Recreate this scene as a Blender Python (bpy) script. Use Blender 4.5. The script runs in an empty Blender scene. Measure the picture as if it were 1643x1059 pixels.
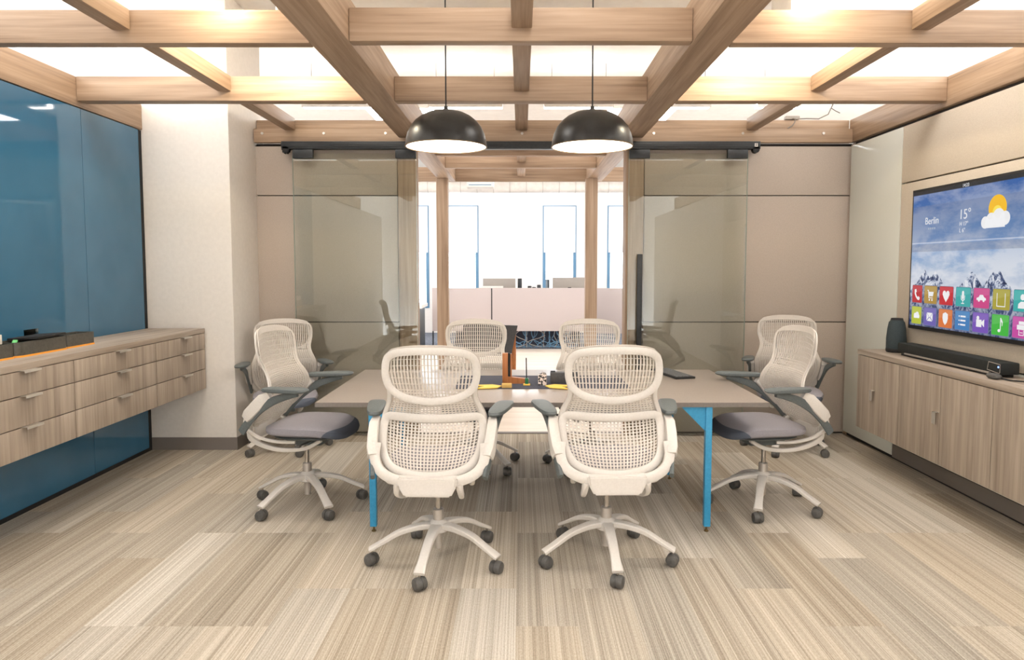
import bpy, bmesh, math, random
from mathutils import Vector, Matrix
R = math.radians
PI = math.pi
random.seed(7)
SC = bpy.context.scene
C = bpy.context.collection

# ------------------------------------------------------------------ camera
cam_d = bpy.data.cameras.new('camera')
cam = bpy.data.objects.new('camera', cam_d); C.objects.link(cam)
cam.location = (0, 0, 1.45)
cam.rotation_euler = (R(90) - 0.0673, 0, 0)
cam_d.sensor_width = 36
cam_d.lens = 1125.2 / 1643 * 36
cam_d.shift_x = -(835.7 - 821.5) / 1643
cam_d.shift_y = -(529.5 - 504.5) / 1643
cam_d.clip_end = 200
SC.camera = cam
SC.view_settings.view_transform = 'Standard'
SC.view_settings.look = 'None'
SC.view_settings.exposure = 0.20
SC.view_settings.gamma = 1
SC.cycles.max_bounces = 8
SC.cycles.diffuse_bounces = 4
SC.cycles.glossy_bounces = 4
SC.cycles.transparent_max_bounces = 12
SC.cycles.sample_clamp_indirect = 6
# ------------------------------------------------------------------ world (overcast daylight outside the far windows)
W = bpy.data.worlds.new('world'); SC.world = W; W.use_nodes = True
W.node_tree.nodes['Background'].inputs[0].default_value = (0.86, 0.93, 1.0, 1)
W.node_tree.nodes['Background'].inputs[1].default_value = 9.0

LINEAR_E = 22.0     # suspended linear lamps
PANEL_E = 10.0      # added fill-light panels in the ceiling

# ------------------------------------------------------------------ materials
def lin(c):
    return tuple(((v/255)/12.92 if v/255 <= .04045 else ((v/255+.055)/1.055)**2.4) for v in c) + (1,)
def mat(name, c=None, rough=.5, metal=0., spec=.5):
    m = bpy.data.materials.new(name); m.use_nodes = True
    b = m.node_tree.nodes['Principled BSDF']
    if c: b.inputs['Base Color'].default_value = lin(c)
    b.inputs['Roughness'].default_value = rough
    b.inputs['Metallic'].default_value = metal
    b.inputs['Specular IOR Level'].default_value = spec
    return m
class N:
    """tiny node helper"""
    def __init__(s, m): s.t = m.node_tree; s.b = s.t.nodes.get('Principled BSDF')
    def n(s, kind, **k):
        x = s.t.nodes.new(kind)
        for a, v in k.items(): setattr(x, a, v)
        return x
    def l(s, a, b): s.t.links.new(a, b)
    def coord(s): return s.n('ShaderNodeTexCoord').outputs['Object']
    def mapping(s, v, scale=(1,1,1), loc=(0,0,0)):
        x = s.n('ShaderNodeMapping'); x.inputs['Scale'].default_value = scale; x.inputs['Location'].default_value = loc
        s.l(v, x.inputs['Vector']); return x.outputs[0]
    def noise(s, v, scale=1, detail=3, rough=.5, dist=0):
        x = s.n('ShaderNodeTexNoise'); x.inputs['Scale'].default_value = scale; x.inputs['Detail'].default_value = detail
        x.inputs['Roughness'].default_value = rough; x.inputs['Distortion'].default_value = dist
        s.l(v, x.inputs['Vector']); return x.outputs['Fac']
    def ramp(s, f, stops, interp='LINEAR'):
        x = s.n('ShaderNodeValToRGB'); e = x.color_ramp; e.interpolation = interp
        while len(e.elements) < len(stops): e.elements.new(.5)
        for q, (p, c) in zip(e.elements, stops): q.position = p; q.color = lin(c) if len(c) == 3 else c
        s.l(f, x.inputs['Fac']); return x.outputs['Color']
    def math(s, op, a, b=None, clamp=False):
        x = s.n('ShaderNodeMath', operation=op); x.use_clamp = clamp
        for i, v in enumerate((a, b)):
            if v is None: continue
            if isinstance(v, (int, float)): x.inputs[i].default_value = v
            else: s.l(v, x.inputs[i])
        return x.outputs[0]
    def mix(s, f, a, b, blend='MIX'):
        x = s.n('ShaderNodeMix', data_type='RGBA', blend_type=blend)
        for i, v in ((0, f), (6, a), (7, b)):
            if isinstance(v, (int, float)): x.inputs[i].default_value = v
            elif isinstance(v, tuple): x.inputs[i].default_value = lin(v) if len(v) == 3 else v
            else: s.l(v, x.inputs[i])
        return x.outputs[2]
    def bump(s, h, strength=.2, dist=.002):
        x = s.n('ShaderNodeBump'); x.inputs['Strength'].default_value = strength; x.inputs['Distance'].default_value = dist
        s.l(h, x.inputs['Height']); s.l(x.outputs[0], s.b.inputs['Normal'])
    def xyz(s, v):
        x = s.n('ShaderNodeSeparateXYZ'); s.l(v, x.inputs[0]); return x.outputs
    def comb(s, a, b, c=0.):
        x = s.n('ShaderNodeCombineXYZ')
        for i, v in enumerate((a, b, c)):
            if isinstance(v, (int, float)): x.inputs[i].default_value = v
            else: s.l(v, x.inputs[i])
        return x.outputs[0]

def wood(name, axis, stops, fine=60, streak=(.9), rough=.55, bump=.15):
    m = mat(name, None, rough); k = N(m); c = k.coord()
    sc = [fine]*3; sc['xyz'.index(axis)] = 1.6
    s2 = [9]*3; s2['xyz'.index(axis)] = .55
    a = k.noise(k.mapping(c, tuple(sc)), 1, 4, .6, .3)
    b = k.noise(k.mapping(c, tuple(s2)), 1, 3, .55, 1.2)
    f = k.math('ADD', k.math('MULTIPLY', a, .5), k.math('MULTIPLY', b, .5))
    k.l(k.ramp(f, stops), k.b.inputs['Base Color'])
    k.bump(a, bump, .0015)
    return m
BEAM = [(.28, (124,101,80)), (.44, (152,126,103)), (.56, (168,142,118)), (.72, (184,159,136))]
M_BX = wood('pine_beam_x', 'x', BEAM); M_BY = wood('pine_beam_y', 'y', BEAM); M_BZ = wood('pine_beam_z', 'z', BEAM)
LAM = [(.32, (132,118,104)), (.45, (156,142,128)), (.55, (171,157,142)), (.68, (186,173,159))]
M_LZ = wood('grey_laminate_vertical', 'z', LAM, 45, bump=.05, rough=.5)
M_LY = wood('grey_laminate_lengthwise', 'y', LAM, 45, bump=.05, rough=.5)
M_OAK = wood('orange_oak', 'z', [(.3,(140,84,44)),(.5,(172,108,60)),(.7,(190,126,76))], 80, rough=.4)

def carpet():
    m = mat('striped_carpet_planks', None, .95, spec=.1); k = N(m); c = k.coord(); o = k.xyz(c)
    col = k.math('FLOOR', k.math('DIVIDE', k.math('ADD', o[0], .02), .25))
    wn = k.n('ShaderNodeTexWhiteNoise', noise_dimensions='1D'); k.l(col, wn.inputs['W'])
    off = k.math('DIVIDE', k.math('FLOOR', k.math('MULTIPLY', wn.outputs['Value'], 3)), 3)
    row = k.math('FLOOR', k.math('ADD', k.math('ADD', o[1], -.08), off))
    w2 = k.n('ShaderNodeTexWhiteNoise', noise_dimensions='2D'); k.l(k.comb(col, row), w2.inputs['Vector'])
    r = w2.outputs['Value']
    def stripe(fx, fy, det=2):
        v = k.comb(k.math('MULTIPLY', o[0], fx), k.math('ADD', k.math('MULTIPLY', o[1], fy), rr), rr)
        return k.noise(v, 1, det, .6)
    rr = k.math('MULTIPLY', r, 37.0)
    s1 = stripe(175, .25, 3); s2 = stripe(17, .35, 2)
    sp = k.noise(k.mapping(c, (240, 80, 1)), 1, 2, .7)
    tone = k.ramp(r, [(0,(70,70,70)),(.22,(105,105,105)),(.42,(85,85,85)),(.62,(118,118,118)),(.78,(60,60,60)),(.88,(136,136,136))], 'CONSTANT')
    f = k.math('ADD', k.math('MULTIPLY', k.math('SUBTRACT', s1, .5), 1.05), k.math('MULTIPLY', k.math('SUBTRACT', s2, .5), .50))
    f = k.math('ADD', f, k.math('MULTIPLY', k.math('SUBTRACT', sp, .5), .55))
    f = k.math('ADD', k.math('ADD', f, .34), k.math('MULTIPLY', tone, 1.15), True)
    w3 = k.n('ShaderNodeTexWhiteNoise', noise_dimensions='2D'); k.l(k.comb(row, col), w3.inputs['Vector'])
    ca = k.ramp(f, [(0,(118,106,92)),(.3,(156,143,126)),(.55,(184,172,155)),(.8,(208,198,183)),(1,(230,222,210))])
    cb = k.ramp(f, [(0,(110,103,94)),(.3,(150,142,131)),(.55,(180,172,160)),(.8,(206,199,188)),(1,(228,223,214))])
    k.l(k.mix(w3.outputs['Value'], ca, cb), k.b.inputs['Base Color'])
    k.bump(k.math('ADD', s1, sp), .35, .003)
    return m
M_CARPET = carpet()

def noisy(name, a, b, scale, rough, bump=.1, stretch=(1,1,1), spec=.4):
    m = mat(name, None, rough, spec=spec); k = N(m); c = k.mapping(k.coord(), stretch)
    f = k.noise(c, scale, 3, .65)
    k.l(k.ramp(f, [(.35, a), (.65, b)]), k.b.inputs['Base Color'])
    k.bump(f, bump, .001); return m
M_FABRIC = noisy('taupe_panel_fabric', (176,163,151), (190,177,165), 240, .9, .25)
M_FABRIC_R = noisy('beige_panel_fabric', (196,184,168), (209,198,182), 240, .9, .2)
M_WHITE = noisy('white_paint', (226,220,213), (231,225,218), 30, .7, .03)
M_CEIL = noisy('ceiling_white', (226,219,211), (231,225,217), 10, .8, .02)
M_BOARD = mat('white_marker_board', (214,216,208), .25)
M_SEAM = mat('dark_panel_gap', (40,34,32), .8)
M_BASE = mat('grey_vinyl_base', (118,110,104), .6)
M_BLACK = noisy('black_metal', (34,36,38), (44,46,48), 60, .38, .03)
M_BLACKM = mat('matte_black', (22,22,24), .7)
M_BLUE = noisy('blue_steel_leg', (48,140,184), (58,150,194), 90, .35, .03)
M_TABLE = noisy('grey_table_laminate', (142,131,122), (150,139,130), 120, .28, .02)
M_EDGE = noisy('grey_table_edge', (112,105,99), (120,113,107), 80, .5, .02)
M_PLAST = noisy('warm_white_plastic', (206,200,193), (212,206,199), 120, .42, .03)
M_LATT = noisy('flexible_net_plastic', (198,190,181), (205,197,188), 120, .5, .03)
M_PAD = noisy('grey_arm_rubber', (88,94,95), (98,104,104), 120, .5, .06)
M_SEAT = noisy('grey_seat_fabric', (134,131,137), (160,156,162), 420, .95, .35, spec=.2)
_k = N(M_SEAT); _o = _k.xyz(_k.coord()); _f = _k.math('SUBTRACT', _k.math('ADD', _o[1], _k.math('MULTIPLY', _k.math('MULTIPLY', _o[0], _o[0]), .9)), .245)
_f = _k.math('DIVIDE', _k.math('SUBTRACT', _f, _k.math('MULTIPLY', _k.math('SUBTRACT', _o[2], .49), .9)), .004, True)
_src = _k.b.inputs['Base Color'].links[0].from_socket; _k.l(_k.mix(_f, _src, (88,94,106)), _k.b.inputs['Base Color'])  # dark front tip: table shadow and dark-blue edge painted into the fabric colour
M_CAST = noisy('caster_grey', (78,76,74), (90,88,85), 90, .5, .03)
M_CHROME = mat('chrome_tube', (190,186,182), .22, 1.)
M_SATIN = mat('satin_alu', (196,190,184), .38, .7)
M_BRASS = mat('dark_brass', (120,96,60), .4, .8)
M_DUCT = noisy('duct_foil', (212,206,200), (226,220,214), 8, .4, .1)
M_ORANGE = mat('orange_rim', (244,166,60), .45)
M_ORG = noisy('smoked_organizer', (74,72,66), (88,86,80), 60, .3, .02)
M_YEL = mat('yellow_card', (226,190,84), .6)
M_GREEN = mat('green_plastic', (30,110,74), .4)
M_GREENL = mat('light_green', (110,196,120), .5)
M_MAT = noisy('dark_felt', (54,56,68), (66,68,80), 200, .9, .1)
M_DARK = noisy('charcoal_card', (62,62,64), (74,74,76), 90, .6, .05)
M_GREY = noisy('mid_grey_plastic', (150,142,134), (160,152,144), 90, .5, .03)
M_PARTN = noisy('pale_desk_screen', (178,166,163), (186,174,171), 150, .85, .05)
M_OUTF = wood('pale_wood_floor', 'x', [(.3,(206,190,172)),(.5,(222,208,192)),(.7,(232,221,208))], 12, rough=.4, bump=.03)
M_OUTC = noisy('dark_blue_carpet', (60,66,78), (120,122,128), 30, .95, .1)
M_FRAME = mat('blue_grey_window_frame', (92,130,158), .5)
M_WOOL = noisy('speaker_cloth', (44,54,58), (60,70,74), 300, .85, .2)
M_SILV = mat('silver_pull', (205,200,192), .3, .6)
M_WIRE = mat('grey_cable', (120,112,104), .5)

def blue_glass():
    m = mat('back_painted_blue_glass', (38,104,142), .04); k = N(m)
    f = k.noise(k.coord(), 3, 2)
    k.l(k.ramp(f, [(.3,(54,102,132)),(.7,(60,108,138))]), k.b.inputs['Base Color'])
    k.b.inputs['IOR'].default_value = 1.52
    return m
M_BGLASS = blue_glass()
def clear_glass(name, tint, ior=1.5, boost=1.0):
    m = bpy.data.materials.new(name); m.use_nodes = True; t = m.node_tree
    for x in list(t.nodes): t.nodes.remove(x)
    k = N(m); out = k.n('ShaderNodeOutputMaterial'); tr = k.n('ShaderNodeBsdfTransparent'); gl = k.n('ShaderNodeBsdfGlossy')
    gl.inputs['Roughness'].default_value = .01; tr.inputs[0].default_value = tint
    fr = k.n('ShaderNodeFresnel'); fr.inputs[0].default_value = ior
    mx = k.n('ShaderNodeMixShader'); k.l(k.math('MULTIPLY', fr.outputs[0], boost, True), mx.inputs[0])
    k.l(tr.outputs[0], mx.inputs[1]); k.l(gl.outputs[0], mx.inputs[2]); k.l(mx.outputs[0], out.inputs[0]); return m
M_GLASS = clear_glass('door_glass', (.975,.996,.975,1), 1.5, 1.35)
M_PANE = clear_glass('window_pane', (.97,.99,1,1))
M_CUP = clear_glass('clear_acrylic', (.86,.9,.9,1))
def emis(name, c, s):
    m = bpy.data.materials.new(name); m.use_nodes = True; b = m.node_tree.nodes['Principled BSDF']
    b.inputs['Base Color'].default_value = (.8,.8,.8,1)
    b.inputs['Emission Color'].default_value = lin(c); b.inputs['Emission Strength'].default_value = s; return m
def lit(name, c, s=1.):      # self-lit screen colour, black base
    m = emis(name, c, s*.86); m.node_tree.nodes['Principled BSDF'].inputs['Base Color'].default_value = (.01,.01,.01,1)
    m.node_tree.nodes['Principled BSDF'].inputs['Roughness'].default_value = .25; return m
M_LINE = emis('linear_lamp_glow', (255,250,244), LINEAR_E)
M_CPANF = emis('far_fill_panel_glow', (248,250,255), 28.)  # added panels beyond the doors, stronger to brighten the far room
M_CPAN = emis('fill_panel_glow', (255,251,246), PANEL_E)
M_DIFF = emis('pendant_diffuser', (255,244,226), 5.)
M_BLIND = mat('white_blind', (245,245,245), .8)
_k = N(M_BLIND); _tl = _k.n('ShaderNodeBsdfTranslucent'); _mx = _k.n('ShaderNodeMixShader'); _mx.inputs[0].default_value = .5
_tl.inputs[0].default_value = (.9,.92,.95,1); _o = M_BLIND.node_tree.nodes['Material Output']; _k.l(_k.b.outputs[0], _mx.inputs[1]); _k.l(_tl.outputs[0], _mx.inputs[2]); _k.l(_mx.outputs[0], _o.inputs[0])
M_SPOTL = emis('spot_lens', (255,236,200), 30.)

# ------------------------------------------------------------------ mesh helpers
def V(*a): return Vector(a)
class MB:
    def __init__(s): s.bm = bmesh.new()
    def box(s, x0, x1, y0, y1, z0, z1, bev=0., M=None):
        m = Matrix.Translation(((x0+x1)/2, (y0+y1)/2, (z0+z1)/2)) @ Matrix.Diagonal((abs(x1-x0), abs(y1-y0), abs(z1-z0), 1))
        g = bmesh.ops.create_cube(s.bm, size=1, matrix=m); vs = g['verts']
        if bev > 0:
            es = list({e for v in vs for e in v.link_edges})
            b = bmesh.ops.bevel(s.bm, geom=es, offset=bev, segments=2, profile=.6, affect='EDGES'); vs = list({v for f in b['faces'] for v in f.verts} | {v for v in vs if v.is_valid})
        if M: bmesh.ops.transform(s.bm, matrix=M, verts=[v for v in vs if v.is_valid])
        return s
    def sweep(s, pts, wh, up=(0,0,1), n=10, e=1., closed=False, cap=True):
        pts = [Vector(p) for p in pts]; L = len(pts)
        if not isinstance(wh, list): wh = [wh]*L
        up = Vector(up); rings = []
        for i, p in enumerate(pts):
            if closed: t = pts[(i+1) % L]-pts[i-1]
            else: t = pts[min(i+1, L-1)]-pts[max(i-1, 0)]
            t.normalize(); u = up
            if abs(t.dot(u)) > .98: u = Vector((0,1,0)) if abs(t.y) < .9 else Vector((1,0,0))
            sd = t.cross(u).normalized(); u2 = sd.cross(t).normalized(); w, h = wh[i]; ring = []
            for j in range(n):
                a = 2*PI*(j+.5)/n; ca, sa = math.cos(a), math.sin(a)
                ca = math.copysign(abs(ca)**e, ca); sa = math.copysign(abs(sa)**e, sa)
                ring.append(s.bm.verts.new(p + sd*(w/2*ca) + u2*(h/2*sa)))
            rings.append(ring)
        for i in range(L if closed else L-1):
            a, b = rings[i], rings[(i+1) % L]
            for j in range(n): s.bm.faces.new((a[j], a[(j+1) % n], b[(j+1) % n], b[j]))
        if cap and not closed:
            s.bm.faces.new(rings[0][::-1]); s.bm.faces.new(rings[-1])
        return s
    def tube(s, pts, r, n=10, up=(0,0,1)): return s.sweep(pts, (2*r, 2*r), up, n)
    def lathe(s, prof, c=(0,0,0), n=32, axis='z', cap=True):
        rings = []
        for r, z in prof:
            ring = []
            for j in range(n):
                a = 2*PI*j/n
                p = {'z': (c[0]+r*math.cos(a), c[1]+r*math.sin(a), c[2]+z), 'x': (c[0]+z, c[1]+r*math.cos(a), c[2]+r*math.sin(a)), 'y': (c[0]+r*math.sin(a), c[1]+z, c[2]+r*math.cos(a))}[axis]
                ring.append(s.bm.verts.new(p))
            rings.append(ring)
        for a, b in zip(rings, rings[1:]):
            for j in range(n): s.bm.faces.new((a[j], a[(j+1) % n], b[(j+1) % n], b[j]))
        if cap: s.bm.faces.new(rings[0][::-1]); s.bm.faces.new(rings[-1])
        return s
    def prism(s, poly, d0, d1, plane='xz'):
        """extrude a 2D outline; plane xz -> depth along y, xy -> depth along z, yz -> depth along x"""
        f = {'xz': lambda p, d: (p[0], d, p[1]), 'xy': lambda p, d: (p[0], p[1], d), 'yz': lambda p, d: (d, p[0], p[1])}[plane]
        a = [s.bm.verts.new(f(p, d0)) for p in poly]; b = [s.bm.verts.new(f(p, d1)) for p in poly]; n = len(poly)
        s.bm.faces.new(a); s.bm.faces.new(b[::-1])
        for i in range(n): s.bm.faces.new((a[i], b[i], b[(i+1) % n], a[(i+1) % n]))
        return s
    def sell(s, c, a, b, h, ep=.5, ev=.5, n=40, k=10, fn=None):
        """super-ellipsoid cushion"""
        def pw(x, e): return math.copysign(abs(x)**e, x)
        rings = []
        for i in range(1, k):
            ph = -PI/2 + PI*i/k; ring = []
            for j in range(n):
                th = 2*PI*j/n
                p = [a*pw(math.cos(ph), ev)*pw(math.cos(th), ep), b*pw(math.cos(ph), ev)*pw(math.sin(th), ep), h*pw(math.sin(ph), ev)]
                if fn: p = fn(p)
                ring.append(s.bm.verts.new((c[0]+p[0], c[1]+p[1], c[2]+p[2])))
            rings.append(ring)
        for q, w in zip(rings, rings[1:]):
            for j in range(n): s.bm.faces.new((q[j], q[(j+1) % n], w[(j+1) % n], w[j]))
        s.bm.faces.new(rings[0][::-1]); s.bm.faces.new(rings[-1]); return s
    def mesh(s, name, m, smooth=True, angle=35):
        bmesh.ops.recalc_face_normals(s.bm, faces=s.bm.faces[:])
        me = bpy.data.meshes.new(name); s.bm.to_mesh(me); s.bm.free()
        me.materials.append(m)
        if smooth:
            for p in me.polygons: p.use_smooth = True
            try: me.set_sharp_from_angle(angle=R(angle))
            except Exception: pass
        return me
    def build(s, name, m, parent=None, smooth=True, loc=None, rz=None, label=None):
        return link(name, s.mesh(name, m, smooth), parent, loc, rz, label)
def link(name, me, parent=None, loc=None, rz=None, label=None):
    o = bpy.data.objects.new(name, me); C.objects.link(o)
    if parent: o.parent = parent
    if loc: o.location = loc
    if rz is not None: o.rotation_euler = (0, 0, rz)
    if label: o['label'] = label
    return o
def tag(o, label, cat, group=None, kind=None):
    o['label'] = label; o['category'] = cat
    if group: o['group'] = group
    if kind: o['kind'] = kind
    return o
def thing(name, label, cat, loc=(0,0,0), rz=0, group=None):
    o = bpy.data.objects.new(name, None); C.objects.link(o); o.location = loc; o.rotation_euler = (0,0,rz); o.empty_display_size = .1
    return tag(o, label, cat, group)
def struct(name, mb, m, smooth=False, parent=None):
    o = mb.build(name, m, parent, smooth)
    if not parent: o['kind'] = 'structure'
    return o
def sbox(name, m, *b, parent=None, bev=0.): return struct(name, MB().box(*b, bev=bev), m, bev > 0, parent)

# ------------------------------------------------------------------ the setting
XL, XR, YB = -2.92, 2.79, 6.05
sbox('floor', M_CARPET, -3.1, 3.0, -3.0, 6.06, -.1, 0)
sbox('floor_hall', M_OUTF, -8, 8, 6.06, 12.4, -.1, -.002)
sbox('floor_office', M_OUTC, -8, 8, 12.4, 16, -.1, 0.0)
sbox('ceiling', M_CEIL, -8, 8, -4, 16, 3.55, 3.65)
sbox('wall_front', M_WHITE, -8, 8, -4.1, -4, -.1, 3.6)
sbox('wall_outer_left', M_WHITE, -8.1, -8, -4, 16, -.1, 3.6)
sbox('wall_outer_right', M_WHITE, 8, 8.1, -4, 16, -.1, 3.6)
# ceiling ribs / bulkheads high above the timber frame
sbox('trim_1', M_CEIL, 1.95, 4.6, 5.2, 5.6, 3.2, 3.56)
sbox('trim_2', M_CEIL, -.32, -.02, 1.0, 5.6, 3.38, 3.56)
# left wall: backing + three back-painted glass panels
wl = sbox('wall_left', M_WHITE, -3.1, -2.94, -3, 5.50, 0, 2.5)
MB().box(-2.9395, -2.933, 2.02, 5.497, 0, 2.5).build('black_frame', M_BLACKM, wl, False)
for y0, y1 in ((4.732, 5.43), (3.38, 4.728), (2.03, 3.376)):
    MB().box(-2.932, -2.92, y0, y1, .035, 2.497).build('glass_panel', M_BGLASS, wl, False)
# column with base
sbox('wall_column', M_WHITE, -3.1, -2.258, 5.5, 6.2, 0, 3.55, bev=.012)
b = MB(); b.box(-2.93, -2.250, 5.492, 5.5, 0, .10); b.box(-2.258, -2.250, 5.49, 6.04, 0, .10)
struct('baseboard_left', b, M_BASE)
# rear wall
wb = sbox('wall_back', M_SEAM, -2.27, -1.045, 6.075, 6.16, 0, 2.5)
wb2 = sbox('wall_back_right', M_SEAM, 1.045, 2.95, 6.075, 6.16, 0, 2.5)
for (x0, x1, p) in ((-2.262, -1.055, wb), (1.055, 2.845, wb2)):
    for z0, z1 in ((.015, .972), (.980, 2.056), (2.064, 2.475)):
        MB().box(x0, x1, 6.045, 6.08, z0, z1, bev=.003).build('fabric_panel', M_FABRIC, p)
sbox('trim_3', M_BZ, 2.82, 2.85, 6.0, 6.075, 0, 2.49)
# door jambs (timber) and header
sbox('trim_4', M_BZ, -1.04, -.89, 5.99, 6.16, 0, 2.50, bev=.004)
sbox('trim_5', M_BZ, .89, 1.04, 5.99, 6.16, 0, 2.50, bev=.004)
sbox('trim_6', M_BASE, -.89, .89, 6.03, 6.09, 0, .006)
# right wall
wr = sbox('wall_right', M_WHITE, 2.828, 3.0, -3, 6.075, 0, 2.5)
MB().box(2.8255, 2.8275, 2.19, 6.0, .0, 2.5).build('panel_gap', M_SEAM, wr, False)
MB().box(2.785, 2.825, 5.19, 5.99, .04, 2.47, bev=.003).build('white_board_panel', M_BOARD, wr)
for z0, z1 in ((2.062, 2.47), (.86, 2.052)):
    MB().box(2.785, 2.825, 2.2, 5.183, z0, z1, bev=.003).build('fabric_panel', M_FABRIC_R, wr)
MB().box(2.785, 2.825, 2.2, 5.183, .13, .852, bev=.003).build('lower_panel', M_BOARD, wr)
MB().box(2.785, 2.825, 2.2, 5.183, .03, .126, bev=.002).build('kick_panel', M_BASE, wr)

# far wall with window openings
wins = [(-5.2, -4.2), (-3.0, -2.02), (-1.75, -.93), (.48, 1.22), (1.9, 2.9), (4.0, 5.0)]
WZ0, WZ1 = .55, 2.80
b = MB(); xs = [-8]+[v for w in wins for v in w]+[8]
for i in range(0, len(xs), 2): b.box(xs[i], xs[i+1], 15.5, 15.8, 0, 3.6)
for x0, x1 in wins: b.box(x0, x1, 15.5, 15.8, 0, WZ0); b.box(x0, x1, 15.5, 15.8, WZ1, 3.6)
struct('wall_far', b, M_WHITE)
for i, (x0, x1) in enumerate(wins):
    w = bpy.data.objects.new('window_%d' % (i+1), None); C.objects.link(w); w.location = ((x0+x1)/2, 15.5, WZ0); w['kind'] = 'structure'
    h = (x1-x0)/2; H = WZ1-WZ0; b = MB()
    b.box(-h, -h+.07, -.01, .08, 0, H); b.box(h-.07, h, -.01, .08, 0, H); b.box(-h+.07, h-.07, -.01, .08, 0, .06)
    b.box(-h+.07, h-.07, -.01, .08, H-.06, H); b.box(-h+.07, h-.07, -.01, .08, 1.24, 1.29)
    b.build('window_frame', M_FRAME, w, False)
    MB().box(-h+.07, h-.07, .03, .036, .06, H-.06).build('pane', M_PANE, w, False)
    MB().box(-h+.02, h-.02, -.04, -.034, 1.22, H-.02).build('roller_blind', M_BLIND, w, False)

# ------------------------------------------------------------------ timber frame over the room
pg = thing('timber_pergola', 'open ceiling grid of pale brown timber beams over the meeting room', 'beams', (0, 0, 2.5))
def beam(name, m, x0, x1, y0, y1, z0, z1, bev=.008):
    return MB().box(x0, x1, y0, y1, z0-2.5, z1-2.5, bev=bev).build(name, m, pg)
Z0, ZT = 2.54, 2.70
for s in (-1, 1):
    beam('main_beam', M_BY, *sorted((s*.832, s*1.03)), -.5, 9.02, Z0, ZT+.06)
    beam('perimeter_beam', M_BY, *sorted((s*2.92 if s < 0 else 2.80, s*3.02 if s < 0 else 2.92)), -1.0, 5.496 if s < 0 else 6.07, 2.505, ZT)
    for y0, y1 in ((-.5, 1.0), (1.075, 2.2), (2.275, 3.5), (3.575, 4.69), (4.79, 6.0)):
        beam('joist', M_BY, *sorted((s*1.90, s*1.99)), y0+.001, y1-.001, 2.60, ZT)
for y0, y1 in ((-.5, 1.0), (1.075, 2.2), (2.275, 3.47), (3.545, 4.69), (4.79, 6.0), (6.06, 6.95), (7.03, 7.79), (7.87, 9.02)):
    beam('joist', M_BY, -.045, .055, y0+.001, y1-.001, 2.60, ZT)
for y0, y1, d in ((1.0, 1.075, 0), (2.2, 2.275, 0), (3.5, 3.575, -.03), (4.69, 4.79, 0)):
    beam('cross_beam', M_BX, -2.919, -1.031, y0, y1, Z0, ZT)
    beam('cross_beam', M_BX, -.831, .831, y0+d, y1+d, Z0, ZT)
    beam('cross_beam', M_BX, 1.031, 2.799, y0, y1, Z0, ZT)
for y0 in (6.95, 7.79, 9.02):
    beam('cross_beam', M_BX, -.831 if y0 < 9 else -2.6, .831 if y0 < 9 else 2.6, y0, y0+.08, Z0, ZT+.02)
hb = beam('header_beam', M_BX, -2.255, 2.80, 6.0, 6.07, 2.50, 2.615)
beam('upper_header_beam', M_BX, -2.255, 2.80, 6.07, 6.13, 2.615, 2.70)
for x in (-2.18, -1.66, -1.14, 0.01, 1.12, 1.87, 2.55):
    MB().lathe([(.011,-.008),(.011,0)], (x, 6.0, 2.575-2.5), 10, 'y').build('bolt', M_SATIN, hb)
for x0, x1 in ((-1.04, -.9), (.80, .945)):
    MB().box(x0, x1, 8.69, 8.83, -2.5, .04, bev=.006).build('post', M_BZ, pg)

# ------------------------------------------------------------------ lamps
def linear(x0, x1, y, z, label, e=M_LINE):
    t = thing('linear_lamp', label, 'lamp', ((x0+x1)/2, y, z), 0, 'suspended linear lamps')
    h = (x1-x0)/2
    MB().box(-h, h, -.045, .045, -.02, .02).build('glow_strip', e, t, False)
    b = MB(); b.box(-h-.01, h+.01, -.05, -.046, -.025, .03); b.box(-h-.01, h+.01, .046, .05, -.025, .03); b.build('housing', M_SATIN, t, False)
    for s in (-1, 1): MB().tube([(s*h*.8, 0, .02), (s*h*.8, 0, 3.55-z)], .003, 6).build('cable', M_WIRE, t)
for i, (x0, x1) in enumerate(((-3.3,-2.75), (-2.4,-1.4), (1.4,2.3), (2.6,3.2))):
    linear(x0, x1, 2.0, 3.0, 'white linear lamp hung above the front of the timber grid')
for i, (x0, x1) in enumerate(((-3.2,-1.9), (1.9,3.2))):
    linear(x0, x1, -2.2, 3.1, 'white linear lamp hung behind the viewpoint')
for (x0, x1) in ((-2.25,-1.4), (-.95,-.2), (.25,.95), (1.5,1.95), (2.45,3.2)):
    linear(x0, x1, 7.4, 3.12, 'white linear lamp glimpsed over the glass door wall, beyond the timber grid')
def panel(x, y, label, w=.9):  # glowing panels added to the ceiling for general soft illumination
    pm = M_CPANF if y > 9 else M_CPAN
    t = thing('fill_panel', label, 'lamp', (x, y, 3.55), 0, 'added ceiling fill panels')
    MB().box(-w/2, w/2, -w/2, w/2, -.02, -.006).build('diffuser', pm, t, False)
    b = MB()
    for q in ((-w/2-.03, -w/2, -w/2-.03, w/2+.03), (w/2, w/2+.03, -w/2-.03, w/2+.03), (-w/2, w/2, -w/2-.03, -w/2), (-w/2, w/2, w/2, w/2+.03)): b.box(*q, -.025, 0)
    b.build('trim_ring', M_CEIL, t, False)
for x, y in ((-1.6,-1.6), (1.6,-1.6), (-1.8,.8), (1.8,.8), (0,2.4), (-1.9,4.0), (1.9,4.0), (-4.6,3), (4.6,3), (-1.6,9.8), (1.6,9.8), (-2.6,13.6), (0,13.6), (2.6,13.6)):
    panel(x, y, 'added square fill-light panel flush in the white ceiling above the beams')
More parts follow.
